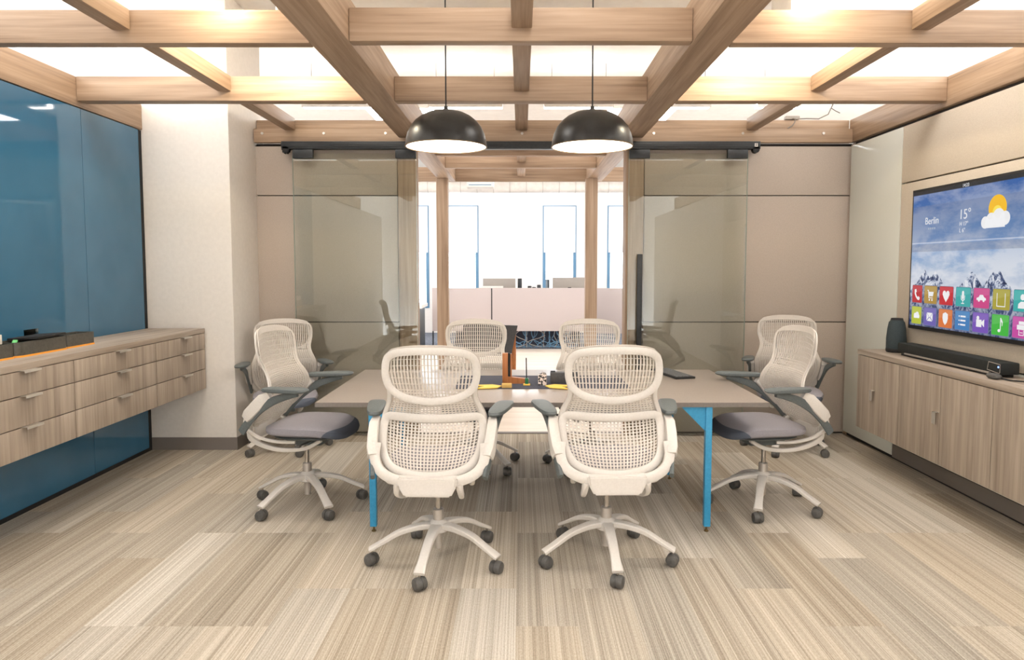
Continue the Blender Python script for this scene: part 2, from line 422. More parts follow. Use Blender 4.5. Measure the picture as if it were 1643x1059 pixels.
for x, y in ((-1.44, 4.25), (1.42, 4.25), (-1.42, 3.36), (1.40, 3.36)):
    t = thing('spot_lamp', 'small white spot lamp over the %s bay, %s' % ('left' if x < 0 else 'right', 'in front of the second cross beam' if y > 4 else 'just before the first cross beam'), 'lamp', (x, y, 2.84), 0, None)
    MB().lathe([(.03,0),(.034,.02),(.034,.07),(.02,.085)], (0,0,0), 16).build('spot_head', M_CEIL, t)
    MB().lathe([(.028,-.004),(.028,.0)], (0,0,0), 16).build('lens', M_SPOTL, t)
    MB().tube([(0,0,.08),(0,0,.71)], .007, 8).build('stem', M_CEIL, t)
    ld = bpy.data.lights.new('spot_light', 'POINT'); ld.energy = 26 if y > 4 else 8; ld.color = (1, .86, .62); ld.shadow_soft_size = .03
    lo = bpy.data.objects.new('spot_light', ld); C.objects.link(lo); lo.parent = t; lo.location = (0, 0, -.05)

# pendants over the table
prof = [(.240,0),(.2395,.012),(.236,.04),(.226,.078),(.208,.115),(.182,.148),(.148,.175),(.108,.195),(.062,.207),(.02,.211),(.012,.225),(.012,.235)]
inner = [(r-.004, z-.004 if i else 0) for i, (r, z) in enumerate(prof[:10])]
for x, lab in ((-.441, 'black dome pendant lamp on the left, white inside, over the table'), (.421, 'black dome pendant lamp on the right, white inside, over the table')):
    t = thing('pendant_lamp', lab, 'lamp', (x, 4.2, 2.158), 0, None)
    b = MB(); b.lathe(prof, n=64, cap=False); b.build('lamp_shade', noisy('black_enamel', (40,40,40), (46,46,46), 40, .33, .01) if x < 0 else bpy.data.materials['black_enamel'], t)
    b = MB(); b.lathe(inner, n=48, cap=False); b.build('inner_reflector', M_CEIL, t)
    MB().lathe([(.228,.006),(.2345,.003),(.2345,.010)], n=64).build('diffuser', M_DIFF, t)
    MB().lathe([(.2345,-.0015),(.2415,-.0015),(.2415,.003),(.2345,.003),(.2345,-.0015)], n=64, cap=False).build('rim', M_BRASS, t)
    MB().tube([(0,0,.23),(0,0,1.36)], .0045, 8).build('cord', M_BLACKM, t)
    MB().lathe([(.05,1.362),(.05,1.39)], n=24).build('ceiling_rose', M_BLACKM, t)

# ------------------------------------------------------------------ sliding glass doors
rail = thing('door_rail', 'long black sliding door rail under the header beam', 'rail', (0, 5.95, 2.43))
MB().box(-2.0, 2.0, -.02, .045, .005, .068, bev=.003).build('track', M_BLACK, rail)
b = MB()
for z in (.022, .04, .055): b.box(-1.99, 1.99, -.0225, -.02, z, z+.003)
b.build('groove', M_BLACKM, rail, False)
for s in (-1, 1):
    b = MB(); b.lathe([(.028,-.02),(.028,.03)], (s*1.965, 0, .0), 20, 'y')
    for k in range(10):
        a = 2*PI*k/10
        if s < 0: b.box(s*1.965+.03*math.cos(a)-.004, s*1.965+.03*math.cos(a)+.004, -.016, .02, .03*math.sin(a)-.004, .03*math.sin(a)+.004)
    b.build('end_pulley', M_BLACKM, rail)
MB().box(1.95, 1.975, -.024, -.02, .022, .05).build('sticker', M_WHITE, rail, False)
b = MB(); b.box(1.957, 1.968, -.0255, -.0245, .029, .033); b.box(1.957, 1.96, -.0255, -.0245, .033, .043); b.box(1.965, 1.968, -.0255, -.0245, .033, .043); b.box(1.957, 1.968, -.0255, -.0245, .043, .046)
b.build('sticker_print', M_BLACKM, rail, False)
for i, (x0, x1) in enumerate(((-1.915, -.875), (.905, 1.905))):
    d = bpy.data.objects.new('door_%d' % (i+1), None); C.objects.link(d); d.location = ((x0+x1)/2, 5.955, 0); d['kind'] = 'structure'
    d['label'] = ('left', 'right')[i] + ' frameless sliding glass door'; h = (x1-x0)/2
    MB().box(-h, h, -.005, .005, .012, 2.40).build('glass', M_GLASS, d, False)
    for s in (-1, 1):
        MB().box(s*(h-.09)-.085, s*(h-.09)+.085, -.018, .018, 2.36, 2.432, bev=.004).build('hanger', M_BLACK, d)
    if i == 1:
        b = MB(); b.box(-h+.075, -h+.118, -.045, -.022, .5, 1.56, bev=.004); b.box(-h+.085, -h+.108, -.024, -.004, .6, .63); b.box(-h+.085, -h+.108, -.024, -.004, 1.40, 1.43)
        b.build('door_handle', M_BLACK, d)
    b = MB(); e = h-.0015
    b.box(e-.0015, e, -.0055, .0055, .012, 2.40); b.box(-e, -e+.0015, -.0055, .0055, .012, 2.40); b.build('glass_edge', mat('green_glass_edge%d' % i, (150,172,160), .3), d, False)

# ------------------------------------------------------------------ left drawer bank
def cabinet_left(y0, y1, label):
    t = thing('drawer_cabinet', label, 'cabinet', (-2.6, (y0+y1)/2, .50), 0, None)
    h = (y1-y0)/2
    MB().box(-.30, .10, -h, h, .008, .435).build('body', M_BLACKM if False else M_LZ, t, False)
    hy = {0: 3.50, 1: 4.325, 2: 5.145}[cabinet_left.i]-(y0+y1)/2; cabinet_left.i += 1
    for z0, z1 in ((.0, .152), (.157, .308), (.313, .434)):
        d = MB().box(.101, .121, -h+.0015, h-.0015, z0, z1, bev=.001).build('drawer', M_LZ, t)
        b = MB(); b.box(.105, .150, hy-.06, hy+.06, z1+.0008, z1+.0035); b.box(.147, .150, hy-.06, hy+.06, z1-.008, z1+.0008); b.build('pull', M_SILV, d, False)
cabinet_left.i = 0
cabinet_left(3.00, 3.858, 'grey wood-grain drawer unit nearest the camera on the blue glass wall')
cabinet_left(3.862, 4.738, 'middle grey wood-grain drawer unit on the blue glass wall')
cabinet_left(4.742, 5.475, 'grey wood-grain drawer unit at the far end beside the white column')
o = MB().box(-2.918, -2.478, 2.99, 5.478, .938, .972, bev=.001).build('worktop', M_LY)
tag(o, 'long grey laminate worktop on top of the wall-hung drawers', 'worktop')

# right credenza
def cabinet_right(y0, y1, label, hy, hz):
    t = thing('wall_cabinet', label, 'cabinet', (2.65, (y0+y1)/2, .26), 0, None); h = (y1-y0)/2
    MB().box(-.11, .135, -h, h, .0, .543).build('body', M_LZ, t, False)
    d = MB().box(-.132, -.112, -h+.0015, h-.0015, 0, .540, bev=.001).build('cabinet_door', M_LZ, t)
    if hy:
        y = hy-(y0+y1)/2; b = MB(); b.box(-.158, -.132, y-.016, y+.016, hz-.26, hz-.257); b.box(-.158, -.155, y-.016, y+.016, hz-.26-.07, hz-.257); b.build('pull', M_SILV, d, False)
cabinet_right(4.632, 5.205, 'grey wood-grain cabinet at the far end of the right wall', 4.955, .57)
cabinet_right(4.167, 4.628, 'grey wood-grain cabinet under the soundbar, second from the far end', 4.19, .575)
cabinet_right(3.702, 4.163, 'grey wood-grain cabinet third from the far end, under the soundbar', None, 0)
cabinet_right(3.10, 3.698, 'grey wood-grain cabinet nearest the camera, cut by the right edge', None, 0)
o = MB().box(2.516, 2.784, 3.09, 5.210, .806, .84, bev=.001).build('worktop', M_LY)
tag(o, 'grey laminate worktop of the right-hand cabinets below the screen', 'worktop')

# ------------------------------------------------------------------ television
TVY, TVZ = 4.10, 1.50
tv = thing('television', 'large wall-mounted screen showing sky, weather and app icons', 'television', (2.735, TVY, TVZ), -PI/2)
MB().box(-.845, .845, .004, .045, -.478, .482, bev=.003).build('housing', M_BLACKM, tv)
def screen_mat():
    m = lit('screen_picture', (90,140,200), 1.); k = N(m); o = k.xyz(k.coord()); x, z = o[0], o[2]
    t = k.math('DIVIDE', k.math('ADD', z, .45), .9)
    sky = k.ramp(t, [(.30,(190,200,220)),(.45,(160,184,216)),(.62,(112,154,208)),(.80,(60,118,184)),(.95,(44,98,170))])
    v = k.mapping(k.coord(), (2.6, 1, 6.5), (1.3,0,.4)); n1 = k.noise(v, 1, 6, .62, .2)
    cl = k.ramp(n1, [(.40,(0,0,0)),(.57,(255,255,255))])
    low = k.ramp(t, [(.45,(235,235,235)),(.75,(150,150,150))])
    p = k.mix(k.mix(1., cl, low, 'MULTIPLY'), sky, (226,230,238))
    # band of forecast panel
    def band(a, b, soft=.004):
        return k.math('MULTIPLY', k.math('SMOOTH_MIN', k.math('DIVIDE', k.math('SUBTRACT', z, a), soft, True), 1, True), k.math('DIVIDE', k.math('SUBTRACT', b, z), soft, True))
    p = k.mix(k.math('MULTIPLY', band(.112, .365), .36), p, (104,116,146))
    p = k.mix(k.math('MULTIPLY', band(.108, .118), .55), p, (240,240,245))
    p = k.mix(k.math('MULTIPLY', band(.052, .108), .45), p, (120,124,142))
    # mountains
    vo = k.n('ShaderNodeTexVoronoi', voronoi_dimensions='1D'); vo.inputs['Scale'].default_value = 1
    k.l(k.math('ADD', k.math('MULTIPLY', x, 4.6), 3.62), vo.inputs['W'])
    r = k.noise(k.comb(k.math('MULTIPLY', x, 16), 3.3), 1, 4, .6)
    ridge = k.math('ADD', k.math('ADD', k.math('MULTIPLY', vo.outputs['Distance'], -.20), k.math('MULTIPLY', r, .07)), -.105)
    mt = k.math('DIVIDE', k.math('SUBTRACT', ridge, z), .006, True)
    sn = k.noise(k.mapping(k.coord(), (16, 1, 12)), 1, 6, .7, 1.6)
    rock = k.ramp(sn, [(.36,(28,40,74)),(.46,(70,88,130)),(.51,(190,200,220)),(.60,(236,238,244))])
    fade = k.math('DIVIDE', k.math('SUBTRACT', -.17, z), .2, True)
    rock = k.mix(k.math('MULTIPLY', fade, .75), rock, (44,62,112))
    p = k.mix(mt, p, rock)
    top = k.math('DIVIDE', k.math('SUBTRACT', z, .438), .004, True)
    p = k.mix(top, p, (30,34,42))
    k.l(p, k.b.inputs['Emission Color']); k.b.inputs['Emission Strength'].default_value = .76; return m
scr = MB().box(-.826, .826, .001, .006, -.452, .466).build('screen', screen_mat(), tv, False)
ICON = {}
def icol(c):
    k = 'icon_%d_%d_%d' % c
    if k not in ICON: ICON[k] = lit(k, c, .85)
    return ICON[k]
M_GLYPH = lit('icon_white', (244,244,246), .9)
M_ICOND = lit('icon_edge', (150,160,190), .55)
def rr(w, h, r, n=5):
    p = []
    for cx, cz, a0 in ((w-r, h-r, 0), (-w+r, h-r, 90), (-w+r, -h+r, 180), (w-r, -h+r, 270)):
        for i in range(n+1): a = R(a0+90*i/n); p.append((cx+r*math.cos(a), cz+r*math.sin(a)))
    return p
def circ(cx, cz, r, n=18, a0=0, a1=360): return [(cx+r*math.cos(R(a0+(a1-a0)*i/n)), cz+r*math.sin(R(a0+(a1-a0)*i/n))) for i in range(n if a1-a0 == 360 else n+1)]
def glyph(kind):
    P = []
    B = lambda x0, x1, z0, z1: P.append([(x0,z0),(x1,z0),(x1,z1),(x0,z1)])
    if kind == 'phone': P.append([(-.03,.03),(-.012,.034),(-.006,.014),(-.016,.008),(-.004,-.012),(.008,-.022),(.018,-.014),(.034,-.026),(.026,-.042),(.008,-.04),(-.014,-.022),(-.028,.0)])
    if kind == 'cart': P.append([(-.034,.032),(-.022,.032),(-.018,.02),(.036,.02),(.028,-.01),(-.012,-.01),(-.014,-.018),(.028,-.018),(.028,-.023),(-.02,-.023),(-.026,.026),(-.034,.026)]); P += [circ(-.01,-.034,.007,10), circ(.02,-.034,.007,10)]
    if kind == 'heart': P.append([(0,-.04),(.022,-.015),(.036,.008),(.034,.024),(.022,.034),(.008,.03),(0,.018),(-.008,.03),(-.022,.034),(-.034,.024),(-.036,.008),(-.022,-.015)])
    if kind == 'mic': P.append([(p[0], p[1]+.012) for p in rr(.01,.026,.0099)]); B(-.002,.002,-.038,-.018); B(-.014,.014,-.042,-.037); P.append([(-.02,.01),(-.016,.01),(-.014,-.012),(0,-.02),(.014,-.012),(.016,.01),(.02,.01),(.018,-.016),(0,-.026),(-.018,-.016)])
    if kind == 'car': P.append([(-.042,-.012),(-.042,.0),(-.022,.006),(-.012,.02),(.014,.02),(.026,.006),(.042,.0),(.042,-.012)]); P += [circ(-.02,-.013,.009,12), circ(.022,-.013,.009,12)]
    if kind == 'frame': B(-.036,-.032,-.042,.036); B(.032,.036,-.042,.036); B(-.032,.032,-.042,-.037)
    if kind == 'person': P.append(circ(0,.02,.017)); P.append([(-.034,-.042),(-.032,-.018),(-.012,-.004),(.012,-.004),(.032,-.018),(.034,-.042)])
    if kind == 'cloud': P += [circ(-.014,-.002,.017), circ(.01,.004,.02), circ(.026,-.006,.012)]; B(-.03,.036,-.02,-.004)
    if kind == 'mail': P += [[(-.034,-.026),(-.008,-.002),(-.034,.022)], [(.034,-.026),(.034,.022),(.008,-.002)], [(-.032,.026),(0,-.006),(.032,.026)], [(-.03,-.03),(-.004,-.008),(.004,-.008),(.03,-.03)]]
    if kind == 'shield': P.append([(0,.04),(.026,.03),(.028,.0),(.018,-.026),(0,-.042),(-.018,-.026),(-.028,.0),(-.026,.03)])
    if kind == 'list':
        for z in (.026, 0, -.026): B(-.034,-.024,z-.004,z+.004); B(-.016,.034,z-.005,z+.005)
    if kind == 'camera': P.append([(-.036,-.026),(.012,-.026),(.012,-.006),(.036,-.024),(.036,.022),(.012,.006),(.012,.018),(-.036,.018)]); P.append(circ(-.022,.028,.012))
    if kind == 'note': P.append([(.002,.042),(.007,.042),(.022,.02),(.02,-.004),(.016,-.004),(.016,.014),(.007,.022),(.007,-.03),(.002,-.03)]); P.append([(x*1.3-.006, z-.032) for x, z in circ(0,0,.009,12)])
    if kind == 'printer': B(-.034,.034,-.012,.014); B(-.02,.02,.016,.034); B(-.02,-.016,-.04,-.014); B(.016,.02,-.04,-.014); B(-.02,.02,-.044,-.04); B(-.01,.01,-.03,-.026)
    return P
names1 = [('phone',(196,48,60)),('cart',(184,148,70)),('heart',(208,42,56)),('mic',(58,176,176)),('car',(214,70,140)),('frame',(176,166,60)),('person',(54,178,176))]
names2 = [('cloud',(190,200,60)),('mail',(110,98,182)),('shield',(226,120,58)),('list',(66,132,196)),('camera',(122,84,190)),('note',(66,190,66)),('printer',(206,74,166))]
for row, (zc, lst) in enumerate(((1.266, names1), (1.120, names2))):
    for i, (kd, c) in enumerate(lst):
        yc = 4.845-.1725*i + .006*(i > 0); w = .071
        if i == 0: w = .058; yc = 4.836
        ic = MB().prism(rr(w, .059, .008), -.0012, .0008).build('app_icon', icol(c), scr, False, loc=(TVY-yc, 0, zc-TVZ), label='%s app icon' % kd.replace('frame', 'square outline'))
        MB().prism(rr(w+.003, .062, .009), -.0004, .0008).build('icon_edge', M_ICOND, ic, False)
        # glossy upper half of the tile
        c2 = tuple(min(255, int(v*.86+34)) for v in c)
        MB().prism([(-w+.004,-.002),(w-.004,.022),(w-.004,.055),(-w+.004,.055)], -.0015, -.0012).build('icon_gloss', icol(c2), ic, False)
        b = MB()
        for P in glyph(kd): b.prism(P, -.0022, -.0015)
        b.build('icon_symbol', M_GLYPH, ic, False)
def text(body, size, Y, Z, parent, m, name='screen_text', align='LEFT', depth=-.001, sx=1.):
    cu = bpy.data.curves.new(name, 'FONT'); cu.body = body; cu.size = size; cu.align_x = align; cu.extrude = .0003
    o = bpy.data.objects.new(name, cu); C.objects.link(o)
    me = bpy.data.meshes.new_from_object(o); bpy.data.objects.remove(o); me.materials.clear(); me.materials.append(m)
    o = link(name, me, parent); o.rotation_euler = (PI/2, 0, 0); o.location = (TVY-Y, depth, Z-TVZ); o.scale = (sx, 1, 1); return o
M_TXT = lit('text_white', (240,242,246), .85); M_TXTD = lit('text_faint', (190,202,222), .7)
text('14:23', .030, 4.385, 1.944, scr, M_TXT, 'clock_text')
text('Berlin', .066, 4.775, 1.737, scr, M_TXT, 'city_text')
b = MB()
for i in range(4): b.box(TVY-4.735+i*.022, TVY-4.735+i*.022+.014, -.0012, -.0004, 1.700-TVZ, 1.714-TVZ)
b.build('small_caption', M_TXTD, scr, False)
text('15°', .086, 4.408, 1.748, scr, M_TXT, 'temperature_text')
text('H 17°', .036, 4.40, 1.706, scr, M_TXT, 'high_text'); text('L 6°', .036, 4.40, 1.666, scr, M_TXT, 'low_text')
text('Search', .034, 4.905, 1.568, scr, M_TXTD, 'search_text')
MB().prism(circ(TVY-4.055, 1.79-TVZ, .076, 32), -.0010, .0008).build('sun_symbol', lit('sun_yellow', (246,190,34), .95), scr, False)
MB().prism(circ(TVY-4.055, 1.765-TVZ, .04, 24), -.0014, -.0010).build('sun_core', lit('sun_core', (252,226,90), .95), scr, False)
b = MB()
for dx, dz, r in ((-.085,-.078,.036),(-.035,-.068,.044),(.03,-.055,.052),(.085,-.062,.040)): b.prism(circ(TVY-4.07+dx, 1.79-TVZ+dz, r, 22), -.0026, -.0015)
b.box(TVY-4.07-.085, TVY-4.07+.085, -.0026, -.0015, 1.79-TVZ-.112, 1.79-TVZ-.06); b.build('cloud_symbol', M_GLYPH, scr, False)

# things on the right worktop
t = thing('tower_speaker', 'dark grey tapered cloth speaker standing left of the soundbar', 'speaker', (2.70, 5.02, .84))
MB().lathe([(.060,.0),(.066,.012),(.066,.10),(.060,.17),(.052,.215),(.040,.232)], n=28).build('body', M_WOOL, t)
MB().lathe([(.042,.2315),(.038,.245),(.012,.247)], n=24).build('top_cap', M_BLACKM, t)
MB().lathe([(.061,-.0),(.0675,.010),(.0675,.026),(.0665,.028)], n=28).build('base_ring', M_BLACKM, t)
t = thing('soundbar', 'long black soundbar on the right worktop under the screen', 'soundbar', (2.68, 4.42, .84))
MB().box(-.045, .06, -.60, .46, .018, .085, bev=.010).build('body', noisy('black_grille', (22,26,26), (36,40,40), 300, .7, .3), t)
MB().box(-.040, .055, -.56, .42, .0, .017, bev=.003).build('foot', M_BLACKM, t)
MB().box(-.052, -.046, -.52, .36, .014, .024).build('trim_strip', M_GREY, t, False)
MB().sweep([(-.047, -.605+.01, .03), (-.047, -.595, .075), (-.047, -.50, .080), (-.047, -.49, .035), (-.047, -.59, .025)], (.004,.004), (1,0,0), 6, closed=True).build('port_frame', M_GREY, t)
MB().lathe([(.006,-.002),(.006,.0)], (-.0485, -.585, .06), 12, 'x').build('power_led', lit('led_blue', (150,180,255), 2.), t)
t = thing('computer_mouse', 'small grey rounded mouse before the soundbar end', 'mouse', (2.585, 3.80, .84))
MB().sell((0,0,.016), .028, .045, .016, .8, .8, 24, 8).build('shell', M_CAST, t)
MB().box(-.008,-.003,.02,.035,.028,.033, bev=.001).build('wheel', M_BLACKM, t)
o = MB().tube([(2.60,3.765,.848),(2.62,3.72,.845),(2.66,3.70,.844),(2.70,3.66,.844),(2.72,3.55,.844)], .004, 8).build('cable', M_BLACKM)
tag(o, 'black cable running along the worktop behind the mouse', 'cable')

# things on the left worktop
def organizer(y0, y1, label, x0=-2.74, x1=-2.56, h=.075, r=.03):
    t = thing('desk_organizer', label, 'organizer', ((x0+x1)/2, (y0+y1)/2, .972), 0, None)
    w, d = (x1-x0)/2, (y1-y0)/2; out = rr(w, d, r); inn = rr(w-.006, d-.006, r-.004)
    b = MB(); n = len(out)
    vo = [[b.bm.verts.new((p[0], p[1], z)) for p in out] for z in (.01, h)]; vi = [[b.bm.verts.new((p[0], p[1], z)) for p in inn] for z in (h, .014)]
    L = [vo[0], vo[1], vi[0], vi[1]]
    for q, s in zip(L, L[1:]):
        for j in range(n): b.bm.faces.new((q[j], q[(j+1) % n], s[(j+1) % n], s[j]))
    b.bm.faces.new(L[0][::-1]); b.bm.faces.new(L[3]); b.build('bin', M_ORG, t)
    MB().prism(rr(w+.002, d+.002, r), .0, .0095, 'xy').build('orange_rim', M_ORANGE, t)
    return t
organizer(4.10, 4.36, 'smoked plastic organizer bin with orange rim, farthest along the left worktop', -2.78, -2.66, .078, .015)
organizer(3.665, 4.095, 'long smoked plastic organizer bin with orange rim, between two smaller ones', -2.80, -2.645, .08, .05)
organizer(3.40, 3.66, 'smoked plastic organizer bin with orange rim at the left picture edge', -2.80, -2.655, .08, .02)
o = MB().box(-.08,.08,-.14,.14,0,.012,bev=.003).build('tablet', M_BLACKM, None, loc=(-2.72, 3.93, 1.056)); o.rotation_euler = (0, R(-3), .1)
tag(o, 'flat black tablet lying across the organizer bins', 'tablet')
o = MB().box(-.05,.05,-.11,.11,0,.05,bev=.003).build('paper_box', M_WHITE, None, loc=(-2.725, 3.49, 1.053)); tag(o, 'white paper box on the organizer bin at the left picture edge', 'box')
t = thing('acrylic_stand', 'small clear acrylic stand behind the black tablet', 'stand', (-2.845, 4.10, .972))
MB().box(-.03,.03,-.06,.06,0,.004).build('base_plate', M_CUP, t, False); MB().box(-.03,-.026,-.06,.06,.004,.115).build('back_plate', M_CUP, t, False); MB().box(-.025,.0,-.05,-.0,.05+.0,.054).build('shelf', M_WHITE, t, False)
o = MB().box(-.012,.012,-.04,.04,0,.008,bev=.003).build('marker', M_GREENL, None, loc=(-2.72, 3.74, 1.03)); o.rotation_euler=(R(35),0,.3); tag(o, 'light green marker poking out of the long organizer bin', 'marker')

# cables on the header beam at the right corner
t = thing('cable_connector', 'grey cable connector and loose wires on the header beam, right corner', 'cable', (2.32, 6.08, 2.70))
MB().box(-.07, .05, -.03, .02, .002, .032, bev=.006).build('connector', M_GREY, t)
MB().tube([(-.01,-.03,.01),(-.01,-.085,-.01),(-.02,-.089,-.04),(-.04,-.09,-.065),(-.075,-.09,-.085)], .005, 8).build('wire', M_WIRE, t)
MB().tube([(.05,0,.012),(.12,0,.014),(.22,0,.012),(.30,0,.05),(.33,-.02,.13),(.335,-.02,.30)], .005, 8).build('wire', M_WIRE, t)
MB().tube([(.32,-.01,.10),(.36,-.0,.08),(.40,0,.06)], .004, 8).build('wire', M_WIRE, t)

# ------------------------------------------------------------------ conference table
tb = thing('conference_table', 'rectangular grey laminate meeting table with bright blue steel legs', 'table', (.116, 4.36, 0))
TX, TY = 1.228, .61
MB().box(-TX, TX, -TY, TY, .694, .72, bev=.002).build('tabletop', M_TABLE, tb)
b = MB()
for q in ((-TX-.001, TX+.001, -TY-.0015, -TY), (-TX-.001, TX+.001, TY, TY+.0015), (-TX-.0015, -TX, -TY, TY), (TX, TX+.0015, -TY, TY)): b.box(*q, .695, .7185)
b.build('edge_band', M_EDGE, tb, False)
for sx, lx in ((-1, -.925), (1, .905)):
    for sy, ly in ((-1, -.60), (1, .36)):
        g = MB(); g.box(lx-.018, lx+.018, ly-.005, ly+.031, .03, .694, bev=.003)
        lg = g.build('leg', M_BLUE, tb)
        g = MB(); g.prism([(lx-sx*.018, .694), (lx-sx*.018, .56), (lx-sx*.15, .694)], ly+.003, ly+.009, 'xz'); g.prism([(ly+.031, .694), (ly+.031, .60), (ly+.14, .694)] if sy < 0 else [(ly-.005, .694), (ly-.005, .60), (ly-.12, .694)], lx-.003, lx+.003, 'yz')
        g.build('bracket', M_BLUE, lg, False)
        MB().lathe([(.012,0),(.014,.004),(.006,.010),(.004,.03)], (lx, ly+.013, 0), 14).build('foot', M_BRASS, lg)
b = MB(); b.box(-.92,.90,-.30,-.27,.655,.693); b.box(-.92,.90,.20,.23,.655,.693); b.build('under_rail', M_BLACK, tb, False)
b = MB(); b.box(-.10,.60,-.15,.12,.62,.654); b.build('cable_tray', M_BLACKM, tb, False)

def on_table(o, label, cat): return tag(o, label, cat)
on_table(MB().box(-.53,.53,-.25,.25,0,.004,bev=.001).build('table_mat', M_MAT, None, loc=(.13, 4.42, .72)), 'dark grey felt mat lying on the meeting table', 'mat')
t = thing('wooden_sample_frame', 'L-shaped orange wood corner sample standing on the dark mat', 'wooden frame', (-.115, 4.36, .724), R(0))
MB().box(0,.034,-.02,.02,0,.19,bev=.002).build('upright', M_OAK, t)
MB().box(.034,.05,-.012,.012,.03,.19).build('dark_strip', M_BLACKM, t, False)
MB().box(.05,.058,-.014,.014,.03,.185).build('light_strip', M_OAK, t, False)
b = MB(); b.prism([(.034,0),(.165,-.0),(.165,.028),(.034,.044)], -.02, .02, 'xz'); b.build('foot_rail', M_OAK, t, False)
t = thing('rod_holder', 'small green holder with a thin black rod on the mat', 'holder', (.035, 4.28, .724))
MB().box(-.010,.012,-.012,.012,.010,.045,bev=.003).build('holder', M_GREEN, t)
MB().box(-.02,.022,-.015,.015,0,.010,bev=.002).build('foot', M_YEL, t); MB().tube([(0,0,.04),(-.002,0,.17)], .0038, 8).build('rod', M_BLACKM, t)
for (x, y, rz, lab) in ((-.20, 4.22, .3, 'yellow forked paper cutout at the left end of the mat'), (.23, 4.22, 2.9, 'yellow paper cutout right of the patterned box')):
    o = MB().prism([(-.095,-.055),(.04,-.065),(.085,-.005),(.045,.055),(-.08,.075),(-.02,.008)], 0, .005, 'xy').build('paper_cutout', M_YEL, None, False, loc=(x, y, .724)); o.rotation_euler = (0,0,rz); tag(o, lab, 'paper')
o = MB().box(-.03,.03,-.02,.02,0,.024,bev=.002).build('wood_block', mat('pale_block', (206,168,96), .6), None, loc=(-.085, 4.20, .724)); tag(o, 'small tan block before the wooden corner sample', 'block')
def printed():
    m = mat('black_white_print', None, .5); k = N(m); f = k.noise(k.coord(), 55, 3, .6)
    k.l(k.ramp(f, [(.47,(40,36,36)),(.50,(232,216,208))], 'CONSTANT'), k.b.inputs['Base Color']); return m
t = thing('patterned_box', 'small box with black and white pattern standing on the mat', 'box', (.135, 4.30, .724))
b = MB(); b.prism([(-.028,0),(.022,0),(.022,.070),(.0,.082),(-.028,.062)], -.02, .02, 'xz'); b.build('box_body', printed(), t, False)
MB().box(.0225,.0235,-.019,.019,.002,.068).build('pink_side', mat('pink_side', (206,178,170), .6), t, False)
t = thing('card_holder', 'charcoal card box on the mat beside the patterned box', 'box', (.275, 4.36, .724))
b = MB(); b.box(-.09,.09,-.03,.03,0,.070,bev=.004); b.build('holder_body', M_DARK, t); MB().box(-.088,-.06,-.01,.01,.070,.078).build('card_tab', M_DARK, t, False)
t = thing('keyboard', 'black slim keyboard at the right end of the table', 'keyboard', (1.03, 4.74, .72), R(-76))
MB().box(-.20,.20,-.07,.07,0,.014,bev=.004).build('tray', M_BLACKM, t)
b = MB()
for i in range(5):
    for j in range(14): b.box(-.19+j*.0273, -.19+j*.0273+.022, -.06+i*.0245, -.06+i*.0245+.019, .014, .0175)
kb = b.build('key', noisy('grey_keys', (88,90,92), (100,102,104), 50, .5, .02), t, False); kb['kind'] = 'stuff'

# ------------------------------------------------------------------ task chairs
def lerp(tab, z):
    if z <= tab[0][0]: return tab[0][1]
    for (a, u), (b_, v) in zip(tab, tab[1:]):
        if z <= b_:
            f = (z-a)/(b_-a); f = f*f*(3-2*f) if False else f; return u+(v-u)*f
    return tab[-1][1]
def smooth_tab(tab):
    def g(z):
        return (lerp(tab, z-.018)+lerp(tab, z-.009)+lerp(tab, z)+lerp(tab, z+.009)+lerp(tab, z+.018))/5
    return g
yprof = smooth_tab([(.48,-.275),(.54,-.262),(.60,-.232),(.66,-.188),(.71,-.158),(.76,-.148),(.81,-.158),(.86,-.184),(.91,-.206),(.97,-.218),(1.04,-.226),(1.10,-.240)])
wprof = smooth_tab([(.48,.185),(.52,.213),(.57,.232),(.63,.245),(.70,.252),(.74,.250),(.79,.232),(.84,.212),(.88,.209),(.93,.220),(.98,.228),(1.03,.228),(1.06,.222),(1.08,.208),(1.10,.172)])
def back_pt(x, z, off=0.): return Vector((x, yprof(z)+.95*x*x+off, z))
def lattice_mesh():
    NC = 27; us = [-1., -.93]; w = 1.86/(1.15*NC+.85*(NC-1))
    kinds = ['s']
    for i in range(2*NC-1): us.append(us[-1]+w*(1.15 if i % 2 == 0 else .85)); kinds.append('o' if i % 2 == 0 else 's')
    us[-1] = .93; us.append(1.); kinds.append('s')
    vs = [0., .022]; rk = ['s']
    def rows(v1, op, so):
        while vs[-1] < v1-.3*(op+so):
            vs.append(vs[-1]+op); rk.append('o'); vs.append(vs[-1]+so); rk.append('s')
    rows(.43, .0145, .007); rows(.57, .008, .010); rows(.66, .020, .006); rows(.945, .044, .0045)
    vs[-1] = .955; vs.append(1.); rk.append('s')
    bm = bmesh.new(); g = []
    for v in vs:
        row = []
        for u in us:
            zt = 1.098-.022*abs(u)**2.6; zb = .492+.035*abs(u)**2.6
            z = zb+(zt-zb)*v; zn = .492+(1.10-.492)*v
            x = u*wprof(zn); p = back_pt(x, z); row.append(bm.verts.new(p))
        g.append(row)
    for i in range(len(vs)-1):
        for j in range(len(us)-1):
            if rk[i] == 'o' and kinds[j] == 'o': continue
            bm.faces.new((g[i][j], g[i][j+1], g[i+1][j+1], g[i+1][j]))
    bmesh.ops.recalc_face_normals(bm, faces=bm.faces[:])
    me = bpy.data.meshes.new('tmp'); bm.to_mesh(me); bm.free(); o = bpy.data.objects.new('tmp', me); C.objects.link(o)
    md = o.modifiers.new('s', 'SOLIDIFY'); md.thickness = .004; md.offset = 0
    dg = bpy.context.evaluated_depsgraph_get(); out = bpy.data.meshes.new_from_object(o.evaluated_get(dg)); out.name = 'net'
    bpy.data.objects.remove(o); out.materials.clear(); out.materials.append(M_LATT); return out
